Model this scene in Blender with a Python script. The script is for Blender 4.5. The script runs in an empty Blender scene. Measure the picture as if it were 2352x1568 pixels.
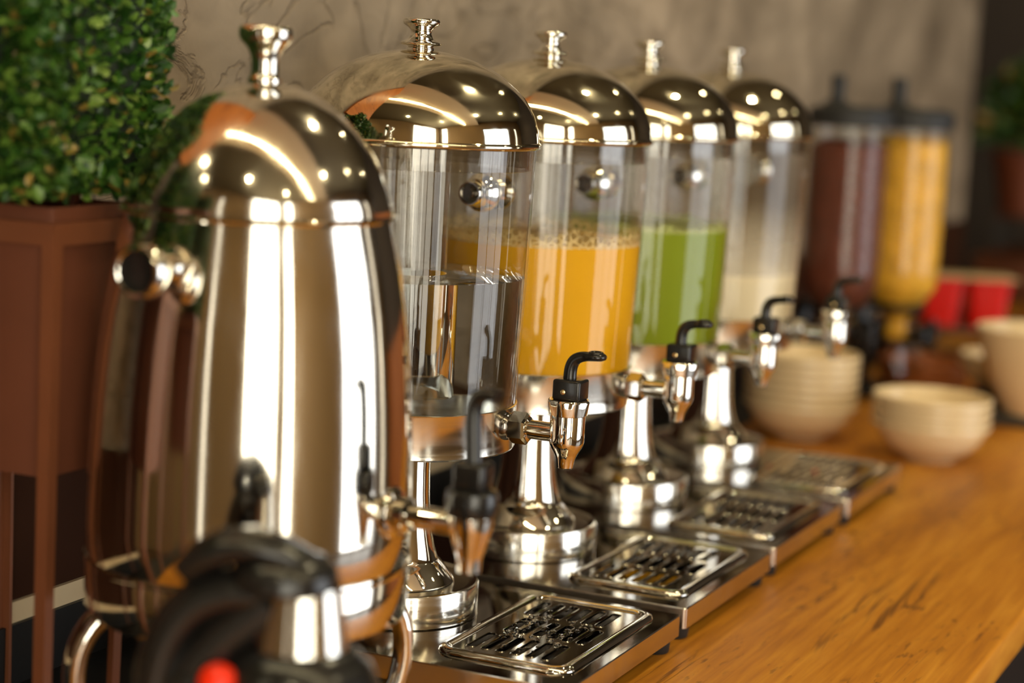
import bpy, bmesh, math, random
from mathutils import Vector, Matrix
PI = math.pi
scene = bpy.context.scene
COL = scene.collection
random.seed(7)

# ------------------------------------------------------------------ camera
# world: y runs along the row of dispensers, x points from the wall into the room, z = 0 is the counter top
cam_d = bpy.data.cameras.new('camera')
cam = bpy.data.objects.new('camera', cam_d); COL.objects.link(cam)
R_ = Vector((0.9076, 0.4167, 0.0509)); F_ = Vector((-0.4070, 0.9032, -0.1364)).normalized()
R_ = (R_ - F_ * R_.dot(F_)).normalized(); U_ = R_.cross(F_)
cam.matrix_world = Matrix(((R_.x, U_.x, -F_.x, 0.7258), (R_.y, U_.y, -F_.y, -1.4058),
                           (R_.z, U_.z, -F_.z, 0.4737), (0, 0, 0, 1)))
cam_d.sensor_width = 36.0; cam_d.lens = 69.436
cam_d.clip_start = 0.05; cam_d.clip_end = 50
cam_d.dof.use_dof = True; cam_d.dof.focus_distance = 1.56; cam_d.dof.aperture_fstop = 2.8
cam_d.dof.aperture_blades = 0
scene.camera = cam

# ------------------------------------------------------------------ world, view
w = bpy.data.worlds.new('world'); scene.world = w; w.use_nodes = True
w.node_tree.nodes['Background'].inputs[0].default_value = (0.75, 0.85, 1.0, 1)
w.node_tree.nodes['Background'].inputs[1].default_value = 1.0
vs = scene.view_settings
vs.view_transform = 'Standard'; vs.look = 'None'; vs.gamma = 1.0; vs.use_curve_mapping = False
vs.exposure = 0.15
cy = scene.cycles
cy.use_denoising = True
cy.max_bounces = 14; cy.glossy_bounces = 8; cy.transmission_bounces = 12; cy.transparent_max_bounces = 24
cy.diffuse_bounces = 4
cy.sample_clamp_indirect = 6.0
cy.caustics_reflective = False; cy.caustics_refractive = False
cy.blur_glossy = 0.5

# light levels (all of them lamps and windows of the room)
WIN_WARM = 6.5        # daylight behind the tall window near the entrance
WIN_COOL = 4.0       # daylight behind the window opposite the counter
WIN_DIM = 2.0
SPOT_W = 42.0         # ceiling downlights, watts each
LED_S = 60.0          # linear lamp


# ------------------------------------------------------------------ materials
def srgb(r, g, b):
    f = lambda c: (c / 255 / 12.92) if c / 255 <= 0.04045 else ((c / 255 + 0.055) / 1.055) ** 2.4
    return (f(r), f(g), f(b), 1)


MATS = {}


def mat(name):
    m = bpy.data.materials.new(name); m.use_nodes = True
    MATS[name] = m
    return m, m.node_tree.nodes, m.node_tree.links, m.node_tree.nodes['Principled BSDF']


def simple(name, col, rough=0.5, metal=0.0, spec=0.5, coat=0.0, bump=None, var=None):
    m, n, l, b = mat(name)
    b.inputs['Base Color'].default_value = col if len(col) == 4 else (*col, 1)
    b.inputs['Roughness'].default_value = rough
    b.inputs['Metallic'].default_value = metal
    b.inputs['Specular IOR Level'].default_value = spec
    b.inputs['Coat Weight'].default_value = coat
    b.inputs['Coat Roughness'].default_value = 0.03
    tc = n.new('ShaderNodeTexCoord')
    if var:      # (scale, amount): tone variation of the surface itself
        nz = n.new('ShaderNodeTexNoise'); nz.inputs['Scale'].default_value = var[0]; nz.inputs['Detail'].default_value = 5
        l.new(tc.outputs['Object'], nz.inputs['Vector'])
        hs = n.new('ShaderNodeHueSaturation'); hs.inputs['Color'].default_value = b.inputs['Base Color'].default_value
        mr = n.new('ShaderNodeMapRange'); mr.inputs[3].default_value = 1 - var[1]; mr.inputs[4].default_value = 1 + var[1]
        l.new(nz.outputs['Fac'], mr.inputs[0]); l.new(mr.outputs[0], hs.inputs['Value']); l.new(hs.outputs[0], b.inputs['Base Color'])
    if bump:     # (scale, strength)
        nz = n.new('ShaderNodeTexNoise'); nz.inputs['Scale'].default_value = bump[0]; nz.inputs['Detail'].default_value = 4
        l.new(tc.outputs['Object'], nz.inputs['Vector'])
        bp = n.new('ShaderNodeBump'); bp.inputs['Strength'].default_value = bump[1]; bp.inputs['Distance'].default_value = 0.002
        l.new(nz.outputs['Fac'], bp.inputs['Height']); l.new(bp.outputs[0], b.inputs['Normal'])
    return m


def metal_mat(name, col, rough, smear=0.05, scale=(30, 30, 30), lo=0.3, hi=0.7):
    """polished metal with faint wiping smears in its roughness"""
    m, n, l, b = mat(name)
    b.inputs['Base Color'].default_value = (*col, 1); b.inputs['Metallic'].default_value = 1.0
    tc = n.new('ShaderNodeTexCoord'); mp = n.new('ShaderNodeMapping'); mp.inputs['Scale'].default_value = scale
    nz = n.new('ShaderNodeTexNoise'); nz.inputs['Scale'].default_value = 1.0; nz.inputs['Detail'].default_value = 6; nz.inputs['Distortion'].default_value = 1.5
    mr = n.new('ShaderNodeMapRange'); mr.inputs[1].default_value = lo; mr.inputs[2].default_value = hi
    mr.inputs[3].default_value = rough; mr.inputs[4].default_value = rough + smear
    l.new(tc.outputs['Object'], mp.inputs[0]); l.new(mp.outputs[0], nz.inputs['Vector'])
    l.new(nz.outputs['Fac'], mr.inputs[0]); l.new(mr.outputs[0], b.inputs['Roughness'])
    return m


metal_mat('chrome', (0.84, 0.81, 0.74), 0.03, 0.03)
metal_mat('dome_steel', (0.80, 0.74, 0.58), 0.055, 0.14, (18, 18, 40), 0.5, 0.75)
metal_mat('urn_steel', (0.84, 0.79, 0.69), 0.045, 0.11, (40, 40, 2.5))
metal_mat('brushed_steel', (0.79, 0.76, 0.69), 0.09, 0.12, (6, 6, 160))
metal_mat('tray_steel', (0.34, 0.325, 0.30), 0.03, 0.05, (14, 14, 14))
metal_mat('grille_steel', (0.50, 0.48, 0.43), 0.04, 0.05)
metal_mat('tray_edge_steel', (0.78, 0.75, 0.70), 0.16, 0.08, (20, 20, 20))
metal_mat('dark_steel', (0.22, 0.20, 0.18), 0.12, 0.10)
simple('black_plastic', (0.012, 0.011, 0.010), 0.22, spec=0.5, bump=(200, 0.04))
simple('black_rubber', (0.012, 0.012, 0.012), 0.6, bump=(300, 0.1))
simple('black_laminate', (0.010, 0.0095, 0.009), 0.45, spec=0.25, bump=(120, 0.05))
simple('brass_rivet', (0.80, 0.60, 0.30), 0.25, metal=1.0, var=(60, 0.1))
simple('ceramic', srgb(228, 204, 160), 0.22, spec=0.5, coat=0.3, var=(8, 0.03))
simple('planter_brown', srgb(108, 60, 38), 0.55, bump=(60, 0.15), var=(14, 0.15))
simple('planter_frame', srgb(124, 72, 44), 0.5, bump=(90, 0.1), var=(20, 0.12))
simple('pot_brown', srgb(110, 52, 24), 0.6, var=(14, 0.15))
simple('red_button_plastic', srgb(238, 46, 8), 0.3, spec=0.4, var=(20, 0.05))
simple('red_plastic', srgb(205, 18, 8), 0.3, spec=0.5, var=(20, 0.08))
simple('foil_lid', srgb(196, 168, 120), 0.45, var=(18, 0.15))
simple('floor_wood', srgb(62, 46, 30), 0.35, var=(3, 0.25))
simple('ceiling_paint', srgb(100, 86, 56), 0.8, var=(1.5, 0.08))
simple('soffit_plaster', srgb(206, 178, 142), 0.8, var=(2.5, 0.06))
simple('room_plaster', srgb(132, 106, 70), 0.85, var=(1.5, 0.10))
simple('dark_wall', srgb(60, 48, 36), 0.8, var=(2.0, 0.15))
simple('wall_shade_strip', srgb(52, 28, 14), 0.75, spec=0.1, var=(9, 0.2))
simple('window_frame_paint', srgb(46, 40, 34), 0.5, var=(9, 0.1))
simple('trim_cream', srgb(214, 190, 148), 0.55, var=(20, 0.08))
simple('cream_liquid', srgb(236, 218, 178), 0.5, spec=0.2, var=(12, 0.02))
simple('orange_juice', srgb(232, 170, 4), 0.5, spec=0.2, var=(14, 0.05))
simple('green_juice', srgb(128, 144, 10), 0.5, spec=0.2, var=(14, 0.06))
simple('foam', srgb(232, 186, 90), 0.6, var=(140, 0.12), bump=(260, 0.6))
simple('green_foam', srgb(196, 200, 120), 0.6, var=(140, 0.12), bump=(260, 0.6))
simple('corn_flake', srgb(226, 170, 44), 0.7, var=(48, 0.55), bump=(120, 0.8))
simple('choco_flake', srgb(96, 42, 18), 0.75, var=(60, 0.5), bump=(140, 0.8))
simple('crumb_red', srgb(150, 46, 22), 0.8, bump=(300, 0.5))
simple('basket_wood', srgb(150, 82, 30), 0.55, var=(24, 0.2))
simple('slate', srgb(58, 54, 46), 0.5, var=(14, 0.2))
simple('soil', srgb(44, 26, 18), 0.9, bump=(90, 0.8))


def emit(name, col, strength):
    m, n, l, b = mat(name)
    b.inputs['Base Color'].default_value = (0, 0, 0, 1)
    b.inputs['Emission Color'].default_value = (*col, 1); b.inputs['Emission Strength'].default_value = strength
    return m


emit('daylight_warm', (1.0, 0.93, 0.76), WIN_WARM)
emit('daylight_cool', (0.92, 0.94, 0.96), WIN_COOL)
emit('daylight_dim', (1.0, 0.90, 0.72), WIN_DIM)
emit('lamp_glow', (1.0, 0.85, 0.52), 90.0)
emit('led_glow', (1.0, 0.85, 0.50), LED_S)


def thin_clear(name, tint=(0.96, 0.96, 0.95), boost=0.9, rough=0.015):
    """thin clear acrylic wall: passes light straight through and mirrors more at grazing angles"""
    m, n, l, b = mat(name); n.remove(b)
    out = n['Material Output']
    lw = n.new('ShaderNodeLayerWeight'); lw.inputs['Blend'].default_value = 0.5
    pw = n.new('ShaderNodeMath'); pw.operation = 'POWER'; pw.inputs[1].default_value = 4.0
    ma = n.new('ShaderNodeMath'); ma.operation = 'MULTIPLY_ADD'; ma.inputs[1].default_value = 0.80; ma.inputs[2].default_value = 0.045 * boost
    ma.use_clamp = True
    tr = n.new('ShaderNodeBsdfTransparent'); tr.inputs[0].default_value = (*tint, 1)
    gl = n.new('ShaderNodeBsdfGlossy'); gl.inputs['Roughness'].default_value = rough
    mx = n.new('ShaderNodeMixShader')
    l.new(lw.outputs['Facing'], pw.inputs[0]); l.new(pw.outputs[0], ma.inputs[0]); l.new(ma.outputs[0], mx.inputs[0])
    l.new(tr.outputs[0], mx.inputs[1]); l.new(gl.outputs[0], mx.inputs[2]); l.new(mx.outputs[0], out.inputs[0])
    return m


thin_clear('clear_acrylic')
thin_clear('smoky_acrylic', (0.86, 0.84, 0.81), 1.3, 0.03)


def film(name, col, z0, z1, scale, thr, soft=0.1, top=0.0, bot=1.0, ring=False):
    """patchy film of foam or milk clinging to a tank wall; cover falls from the liquid upward"""
    m, n, l, b = mat(name); out = n['Material Output']
    b.inputs['Base Color'].default_value = col; b.inputs['Roughness'].default_value = 0.6
    tc = n.new('ShaderNodeTexCoord'); sx = n.new('ShaderNodeSeparateXYZ'); l.new(tc.outputs['Object'], sx.inputs[0])
    mr = n.new('ShaderNodeMapRange'); mr.inputs[1].default_value = z0; mr.inputs[2].default_value = z1
    mr.inputs[3].default_value = bot; mr.inputs[4].default_value = top
    l.new(sx.outputs[2], mr.inputs[0])
    if ring:
        vo = n.new('ShaderNodeTexVoronoi'); vo.feature = 'DISTANCE_TO_EDGE'; vo.inputs['Scale'].default_value = scale
        l.new(tc.outputs['Object'], vo.inputs['Vector'])
        mm = n.new('ShaderNodeMapRange'); mm.inputs[1].default_value = 0.05; mm.inputs[2].default_value = 0.16; mm.inputs[3].default_value = 0.75; mm.inputs[4].default_value = 0.15
        l.new(vo.outputs['Distance'], mm.inputs[0]); src = mm.outputs[0]
        nz = n.new('ShaderNodeTexNoise'); nz.inputs['Scale'].default_value = 45; l.new(tc.outputs['Object'], nz.inputs['Vector'])
        ad = n.new('ShaderNodeMath'); ad.operation = 'ADD'; l.new(mr.outputs[0], ad.inputs[0]); l.new(nz.outputs['Fac'], ad.inputs[1])
        gt = n.new('ShaderNodeMapRange'); gt.inputs[1].default_value = thr; gt.inputs[2].default_value = thr + soft
        l.new(ad.outputs[0], gt.inputs[0])
        mu = n.new('ShaderNodeMath'); mu.operation = 'MULTIPLY'; l.new(gt.outputs[0], mu.inputs[0]); l.new(src, mu.inputs[1]); fac = mu.outputs[0]
    else:
        mp = n.new('ShaderNodeMapping'); mp.inputs['Scale'].default_value = (scale, scale, scale * 0.12); l.new(tc.outputs['Object'], mp.inputs[0])
        nz = n.new('ShaderNodeTexNoise'); nz.inputs['Scale'].default_value = 1; l.new(mp.outputs[0], nz.inputs['Vector'])
        mu = n.new('ShaderNodeMath'); mu.operation = 'MULTIPLY'; l.new(mr.outputs[0], mu.inputs[0])
        m2 = n.new('ShaderNodeMapRange'); m2.inputs[1].default_value = 0.3; m2.inputs[2].default_value = 0.65; m2.inputs[3].default_value = 0.6; m2.inputs[4].default_value = 1.0
        l.new(nz.outputs['Fac'], m2.inputs[0]); l.new(m2.outputs[0], mu.inputs[1]); fac = mu.outputs[0]
    tr = n.new('ShaderNodeBsdfTransparent'); mx = n.new('ShaderNodeMixShader')
    l.new(fac, mx.inputs[0]); l.new(tr.outputs[0], mx.inputs[1]); l.new(b.outputs[0], mx.inputs[2]); l.new(mx.outputs[0], out.inputs[0])
    return m


film('foam_film', srgb(240, 208, 140), 0.318, 0.350, 170, 0.88, 0.3, ring=True)
film('green_film', srgb(190, 200, 110), 0.318, 0.342, 170, 1.05, 0.15, ring=True)
film('milk_film', srgb(232, 216, 186), 0.255, 0.335, 26, 0.5, top=0.02, bot=0.75)

# water: a real refracting body
m, n, l, b = mat('water')
b.inputs['Base Color'].default_value = (0.93, 0.95, 0.95, 1); b.inputs['Roughness'].default_value = 0.0
b.inputs['IOR'].default_value = 1.33; b.inputs['Transmission Weight'].default_value = 1.0


def wall_mat():
    m, n, l, b = mat('wall_concrete')
    tc = n.new('ShaderNodeTexCoord')
    mp = n.new('ShaderNodeMapping'); mp.inputs['Scale'].default_value = (1, 1.0, 1.5); l.new(tc.outputs['Object'], mp.inputs[0])
    n1 = n.new('ShaderNodeTexNoise'); n1.inputs['Scale'].default_value = 3.2; n1.inputs['Detail'].default_value = 8; n1.inputs['Distortion'].default_value = 0.8
    n2 = n.new('ShaderNodeTexNoise'); n2.inputs['Scale'].default_value = 13; n2.inputs['Detail'].default_value = 7; n2.inputs['Distortion'].default_value = 1.2
    l.new(mp.outputs[0], n1.inputs['Vector']); l.new(mp.outputs[0], n2.inputs['Vector'])
    r1 = n.new('ShaderNodeValToRGB')
    r1.color_ramp.elements[0].position = 0.30; r1.color_ramp.elements[0].color = srgb(110, 96, 77)
    r1.color_ramp.elements[1].position = 0.72; r1.color_ramp.elements[1].color = srgb(172, 154, 130)
    l.new(n1.outputs['Fac'], r1.inputs[0])
    r2 = n.new('ShaderNodeMapRange'); r2.inputs[1].default_value = 0.3; r2.inputs[2].default_value = 0.7; r2.inputs[3].default_value = 0.82; r2.inputs[4].default_value = 1.12
    l.new(n2.outputs['Fac'], r2.inputs[0])
    hs = n.new('ShaderNodeHueSaturation'); l.new(r1.outputs[0], hs.inputs['Color']); l.new(r2.outputs[0], hs.inputs['Value'])
    # trowel ridges: thin wandering creases pressed into the plaster
    mp2 = n.new('ShaderNodeMapping'); mp2.inputs['Scale'].default_value = (1, 2.0, 5.5); mp2.inputs['Rotation'].default_value = (0.28, 0, 0)
    l.new(tc.outputs['Object'], mp2.inputs[0])
    n3 = n.new('ShaderNodeTexNoise'); n3.inputs['Scale'].default_value = 2.6; n3.inputs['Detail'].default_value = 6; n3.inputs['Distortion'].default_value = 1.6
    l.new(mp2.outputs[0], n3.inputs['Vector'])
    sb = n.new('ShaderNodeMath'); sb.operation = 'SUBTRACT'; sb.inputs[1].default_value = 0.52; l.new(n3.outputs['Fac'], sb.inputs[0])
    ab = n.new('ShaderNodeMath'); ab.operation = 'ABSOLUTE'; l.new(sb.outputs[0], ab.inputs[0])
    rr = n.new('ShaderNodeMapRange'); rr.inputs[1].default_value = 0.0; rr.inputs[2].default_value = 0.022; rr.inputs[3].default_value = 0.0; rr.inputs[4].default_value = 1.0
    l.new(ab.outputs[0], rr.inputs[0])
    n4 = n.new('ShaderNodeTexNoise'); n4.inputs['Scale'].default_value = 90; n4.inputs['Detail'].default_value = 6; l.new(tc.outputs['Object'], n4.inputs['Vector'])
    mx = n.new('ShaderNodeMath'); mx.operation = 'MULTIPLY_ADD'; mx.inputs[1].default_value = 0.45
    l.new(n4.outputs['Fac'], mx.inputs[0]); l.new(rr.outputs[0], mx.inputs[2])
    bp = n.new('ShaderNodeBump'); bp.inputs['Strength'].default_value = 0.5; bp.inputs['Distance'].default_value = 0.004
    l.new(mx.outputs[0], bp.inputs['Height']); l.new(bp.outputs[0], b.inputs['Normal'])
    cr = n.new('ShaderNodeMixRGB'); cr.blend_type = 'MULTIPLY'; cr.inputs[2].default_value = (0.62, 0.58, 0.52, 1)
    iv = n.new('ShaderNodeMapRange'); iv.inputs[3].default_value = 0.55; iv.inputs[4].default_value = 0.0; l.new(rr.outputs[0], iv.inputs[0])
    l.new(iv.outputs[0], cr.inputs[0]); l.new(hs.outputs[0], cr.inputs[1]); l.new(cr.outputs[0], b.inputs['Base Color'])
    b.inputs['Roughness'].default_value = 0.62; b.inputs['Specular IOR Level'].default_value = 0.3


wall_mat()


def wood_mat(name, dark, mid, light, crack, sc=1.0, rough=0.42):
    """long-grained timber, grain along object y, with pores and drying cracks"""
    m, n, l, b = mat(name)
    tc = n.new('ShaderNodeTexCoord')
    def noise(scale, vec, det=6, dist=0.0):
        mp = n.new('ShaderNodeMapping'); mp.inputs['Scale'].default_value = vec; l.new(tc.outputs['Object'], mp.inputs[0])
        z = n.new('ShaderNodeTexNoise'); z.inputs['Scale'].default_value = scale * sc; z.inputs['Detail'].default_value = det; z.inputs['Distortion'].default_value = dist
        l.new(mp.outputs[0], z.inputs['Vector']); return z.outputs['Fac']
    g1 = noise(5, (2.2, 0.35, 1), 5, 0.6)
    g2 = noise(60, (2.6, 0.14, 1), 6, 0.3)
    rp = n.new('ShaderNodeValToRGB'); e = rp.color_ramp.elements
    e[0].position = 0.28; e[0].color = dark; e[1].position = 0.75; e[1].color = light
    k = e.new(0.5); k.color = mid
    ad = n.new('ShaderNodeMath'); ad.operation = 'MULTIPLY_ADD'; ad.inputs[1].default_value = 0.7
    s2 = n.new('ShaderNodeMath'); s2.operation = 'SUBTRACT'; s2.inputs[1].default_value = 0.5; l.new(g2, s2.inputs[0])
    l.new(s2.outputs[0], ad.inputs[0]); l.new(g1, ad.inputs[2]); l.new(ad.outputs[0], rp.inputs[0])
    # pores: short dark dashes along the grain
    p1 = noise(190, (1.0, 0.16, 1), 2); pr = n.new('ShaderNodeMapRange'); pr.inputs[1].default_value = 0.58; pr.inputs[2].default_value = 0.66; l.new(p1, pr.inputs[0])
    p2 = noise(14, (1, 0.5, 1), 3); pq = n.new('ShaderNodeMapRange'); pq.inputs[1].default_value = 0.5; pq.inputs[2].default_value = 0.62; l.new(p2, pq.inputs[0])
    pm = n.new('ShaderNodeMath'); pm.operation = 'MULTIPLY'; l.new(pr.outputs[0], pm.inputs[0]); l.new(pq.outputs[0], pm.inputs[1])
    # drying cracks
    c1 = noise(3.6, (3.4, 0.30, 1), 6, 0.7)
    cs = n.new('ShaderNodeMath'); cs.operation = 'SUBTRACT'; cs.inputs[1].default_value = 0.50; l.new(c1, cs.inputs[0])
    ca = n.new('ShaderNodeMath'); ca.operation = 'ABSOLUTE'; l.new(cs.outputs[0], ca.inputs[0])
    cm = n.new('ShaderNodeMapRange'); cm.inputs[1].default_value = 0.0; cm.inputs[2].default_value = 0.008; cm.inputs[3].default_value = 1; cm.inputs[4].default_value = 0; l.new(ca.outputs[0], cm.inputs[0])
    c2 = noise(7, (1, 0.6, 1), 3); cq = n.new('ShaderNodeMapRange'); cq.inputs[1].default_value = 0.46; cq.inputs[2].default_value = 0.58; l.new(c2, cq.inputs[0])
    ck = n.new('ShaderNodeMath'); ck.operation = 'MULTIPLY'; l.new(cm.outputs[0], ck.inputs[0]); l.new(cq.outputs[0], ck.inputs[1])
    mxm = n.new('ShaderNodeMath'); mxm.operation = 'MAXIMUM'; l.new(pm.outputs[0], mxm.inputs[0]); l.new(ck.outputs[0], mxm.inputs[1])
    f8 = n.new('ShaderNodeMath'); f8.operation = 'MULTIPLY'; f8.inputs[1].default_value = 0.75; l.new(mxm.outputs[0], f8.inputs[0])
    mc = n.new('ShaderNodeMixRGB'); mc.inputs[2].default_value = crack; l.new(f8.outputs[0], mc.inputs[0]); l.new(rp.outputs[0], mc.inputs[1])
    l.new(mc.outputs[0], b.inputs['Base Color'])
    b.inputs['Roughness'].default_value = rough; b.inputs['Specular IOR Level'].default_value = 0.35
    bp = n.new('ShaderNodeBump'); bp.inputs['Strength'].default_value = 0.25; bp.inputs['Distance'].default_value = 0.001; bp.invert = True
    l.new(mxm.outputs[0], bp.inputs['Height']); l.new(bp.outputs[0], b.inputs['Normal'])


wood_mat('counter_wood', srgb(152, 92, 20), srgb(184, 118, 28), srgb(208, 144, 46), srgb(64, 32, 10))
wood_mat('panel_wood', srgb(146, 78, 24), srgb(172, 96, 32), srgb(192, 114, 44), srgb(80, 34, 10), 0.6, 0.5)
wood_mat('brown_wood', srgb(70, 34, 14), srgb(92, 46, 20), srgb(112, 60, 26), srgb(40, 18, 8), 0.8, 0.5)


def leaf_mat(name, stops):
    m, n, l, b = mat(name)
    at = n.new('ShaderNodeAttribute'); at.attribute_name = 'tint'
    rp = n.new('ShaderNodeValToRGB'); e = rp.color_ramp.elements
    e[0].position = 0; e[0].color = stops[0]; e[1].position = 1; e[1].color = stops[-1]
    for i, s in enumerate(stops[1:-1]):
        k = e.new((i + 1) / (len(stops) - 1)); k.color = s
    l.new(at.outputs['Fac'], rp.inputs[0]); l.new(rp.outputs[0], b.inputs['Base Color'])
    b.inputs['Roughness'].default_value = 0.38
    b.inputs['Subsurface Weight'].default_value = 0.0


leaf_mat('box_leaf', [srgb(24, 50, 14), srgb(42, 80, 24), srgb(74, 112, 36), srgb(116, 146, 60), srgb(152, 128, 58)])
leaf_mat('dark_leaf', [srgb(30, 58, 20), srgb(52, 86, 28), srgb(90, 112, 42), srgb(160, 124, 56)])
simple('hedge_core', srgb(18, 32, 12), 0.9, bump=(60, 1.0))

# ------------------------------------------------------------------ mesh helpers


def mesh_of(bm, name, sharp=40):
    bmesh.ops.recalc_face_normals(bm, faces=bm.faces)
    me = bpy.data.meshes.new(name); bm.to_mesh(me); bm.free()
    for p in me.polygons: p.use_smooth = True
    me.set_sharp_from_angle(angle=math.radians(sharp))
    return me


def obj(name, me, m, parent=None, loc=(0, 0, 0), rot=(0, 0, 0)):
    o = bpy.data.objects.new(name, me); COL.objects.link(o)
    if m and not me.materials: me.materials.append(MATS[m])
    o.location = loc; o.rotation_euler = rot
    if parent: o.parent = parent
    return o


def thing(name, label, cat, loc=(0, 0, 0), rz=0, group=None):
    o = bpy.data.objects.new(name, None); COL.objects.link(o)
    o.empty_display_size = 0.05
    o.location = loc; o.rotation_euler = (0, 0, rz)
    o['label'] = label; o['category'] = cat
    if group: o['group'] = group
    return o


def tag(o, label, cat, group=None):
    o['label'] = label; o['category'] = cat
    if group: o['group'] = group
    return o


def struct(o): o['kind'] = 'structure'; return o


def lathe(bm, prof, seg=64, mtx=None, close=True):
    """prof: list of (r, z). r = 0 makes a pole."""
    rings = []
    for r, z in prof:
        if r < 1e-6: rings.append([bm.verts.new((0, 0, z))])
        else: rings.append([bm.verts.new((r * math.cos(2 * PI * i / seg), r * math.sin(2 * PI * i / seg), z)) for i in range(seg)])
    vs_ = [v for g in rings for v in g]
    for a, b_ in zip(rings, rings[1:]):
        if len(a) == 1 and len(b_) == 1: continue
        for i in range(seg):
            j = (i + 1) % seg
            if len(a) == 1: bm.faces.new((a[0], b_[j], b_[i]))
            elif len(b_) == 1: bm.faces.new((a[i], a[j], b_[0]))
            else: bm.faces.new((a[i], a[j], b_[j], b_[i]))
    if mtx is not None: bmesh.ops.transform(bm, matrix=mtx, verts=vs_)
    return vs_


def lathe_me(name, prof, seg=64, mtx=None, sharp=40):
    bm = bmesh.new(); lathe(bm, prof, seg, mtx); return mesh_of(bm, name, sharp)


def box(bm, x0, x1, y0, y1, z0, z1, bev=0.0, seg=2):
    r = bmesh.ops.create_cube(bm, size=1.0)
    bmesh.ops.transform(bm, matrix=Matrix.Translation(((x0 + x1) / 2, (y0 + y1) / 2, (z0 + z1) / 2)) @ Matrix.Diagonal((x1 - x0, y1 - y0, z1 - z0, 1)), verts=r['verts'])
    if bev > 0:
        es = list({e for v in r['verts'] for e in v.link_edges})
        bmesh.ops.bevel(bm, geom=es, offset=bev, segments=seg, affect='EDGES', profile=0.5)


def box_me(name, *a, bev=0.0, seg=2, sharp=40):
    bm = bmesh.new(); box(bm, *a, bev=bev, seg=seg); return mesh_of(bm, name, sharp)


def tube(bm, pts, rad, seg=12, cap=True, flat=None):
    """sweep a circle (or ellipse: flat gives per-point (side, up) radii) along points"""
    pts = [Vector(p) for p in pts]
    n = len(pts); rings = []
    up = Vector((0, 1, 0))
    for i, p in enumerate(pts):
        t = (pts[min(i + 1, n - 1)] - pts[max(i - 1, 0)]).normalized()
        u = up if abs(t.dot(up)) < 0.95 else Vector((1, 0, 0))
        s = t.cross(u).normalized(); q = s.cross(t).normalized()
        r = rad[i] if isinstance(rad, (list, tuple)) else rad
        ra, rb = flat[i] if flat else (r, r)
        rings.append([bm.verts.new(p + q * (ra * math.cos(2 * PI * k / seg)) + s * (rb * math.sin(2 * PI * k / seg))) for k in range(seg)])
    for a, b_ in zip(rings, rings[1:]):
        for k in range(seg):
            j = (k + 1) % seg
            bm.faces.new((a[k], a[j], b_[j], b_[k]))
    if cap:
        bm.faces.new(rings[0]); bm.faces.new(rings[-1])


def bez(p0, p1, p2, p3, n=10):
    out = []
    for i in range(n + 1):
        t = i / n; a = (1 - t) ** 3; b_ = 3 * t * (1 - t) ** 2; c = 3 * t * t * (1 - t); d = t ** 3
        out.append(tuple(a * p0[k] + b_ * p1[k] + c * p2[k] + d * p3[k] for k in range(3)))
    return out


def rrect(x0, x1, y0, y1, r, seg=6):
    pts = []
    for cx, cyy, a0 in ((x1 - r, y1 - r, 0), (x0 + r, y1 - r, PI / 2), (x0 + r, y0 + r, PI), (x1 - r, y0 + r, 1.5 * PI)):
        for i in range(seg + 1):
            a = a0 + PI / 2 * i / seg
            pts.append((cx + r * math.cos(a), cyy + r * math.sin(a)))
    return pts


def loops(bm, rings, cap_top=False, cap_bot=False):
    """rings: list of lists of 3d points with equal counts, bridged in order"""
    vv = [[bm.verts.new(p) for p in g] for g in rings]
    n = len(vv[0])
    for a, b_ in zip(vv, vv[1:]):
        for k in range(n):
            j = (k + 1) % n
            bm.faces.new((a[k], a[j], b_[j], b_[k]))
    if cap_bot: bm.faces.new(vv[0])
    if cap_top: bm.faces.new(vv[-1])


ALONG_X = Matrix.Rotation(PI / 2, 4, 'Y')          # lathe axis z -> +x
ALONG_Y = Matrix.Rotation(-PI / 2, 4, 'X')         # lathe axis z -> +y

# ------------------------------------------------------------------ the room
WX = -0.20; RX = 3.7; LX = -2.6; WEND = -0.55; Y0 = -3.3; Y1 = 4.7; FZ = -0.92; CZ = 2.45


def plane_box(name, m, *a): return struct(obj(name, box_me(name, *a), m))


def wall_with_openings(name, m, axis, at, th, a0, a1, z0, z1, openings):
    """wall slab with rectangular openings (a, b, zlo, zhi); axis 'x' = plane x const"""
    bm = bmesh.new()
    def put(p, q, zl, zh):
        if q - p < 1e-4 or zh - zl < 1e-4: return
        if axis == 'x': box(bm, at, at + th, p, q, zl, zh)
        else: box(bm, p, q, at, at + th, zl, zh)
    cur = a0
    for (p, q, zl, zh) in sorted(openings):
        put(cur, p, z0, z1); put(p, q, z0, zl); put(p, q, zh, z1); cur = q
    put(cur, a1, z0, z1)
    return struct(obj(name, mesh_of(bm, name), m))


plane_box('floor', 'floor_wood', LX - 0.2, RX + 0.2, Y0 - 0.2, Y1 + 0.2, FZ - 0.1, FZ)
plane_box('ceiling', 'ceiling_paint', LX - 0.2, RX + 0.2, Y0 - 0.2, Y1 + 0.2, CZ, CZ + 0.1)
plane_box('trim_1', 'soffit_plaster', LX, RX, -1.15, 0.02, 2.20, CZ)          # plaster bulkhead over the counter
plane_box('wall_back', 'wall_concrete', WX - 0.15, WX, WEND, 3.10, FZ, CZ)
plane_box('wall_left', 'room_plaster', LX - 0.15, LX, Y0, Y1, FZ, CZ)
plane_box('wall_far', 'dark_wall', LX, 0.9, Y1, Y1 + 0.15, FZ, CZ)
plane_box('wall_far_panelled', 'dark_wall', 0.9, RX + 0.2, Y1, Y1 + 0.15, FZ, CZ)
plane_box('trim_5', 'panel_wood', 0.3, RX, Y1 - 0.03, Y1, FZ, 0.12)                       # timber wainscot on the far wall
plane_box('wall_niche', 'dark_wall', WX - 0.9, WX - 0.75, 3.10, Y1, FZ, CZ)
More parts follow.
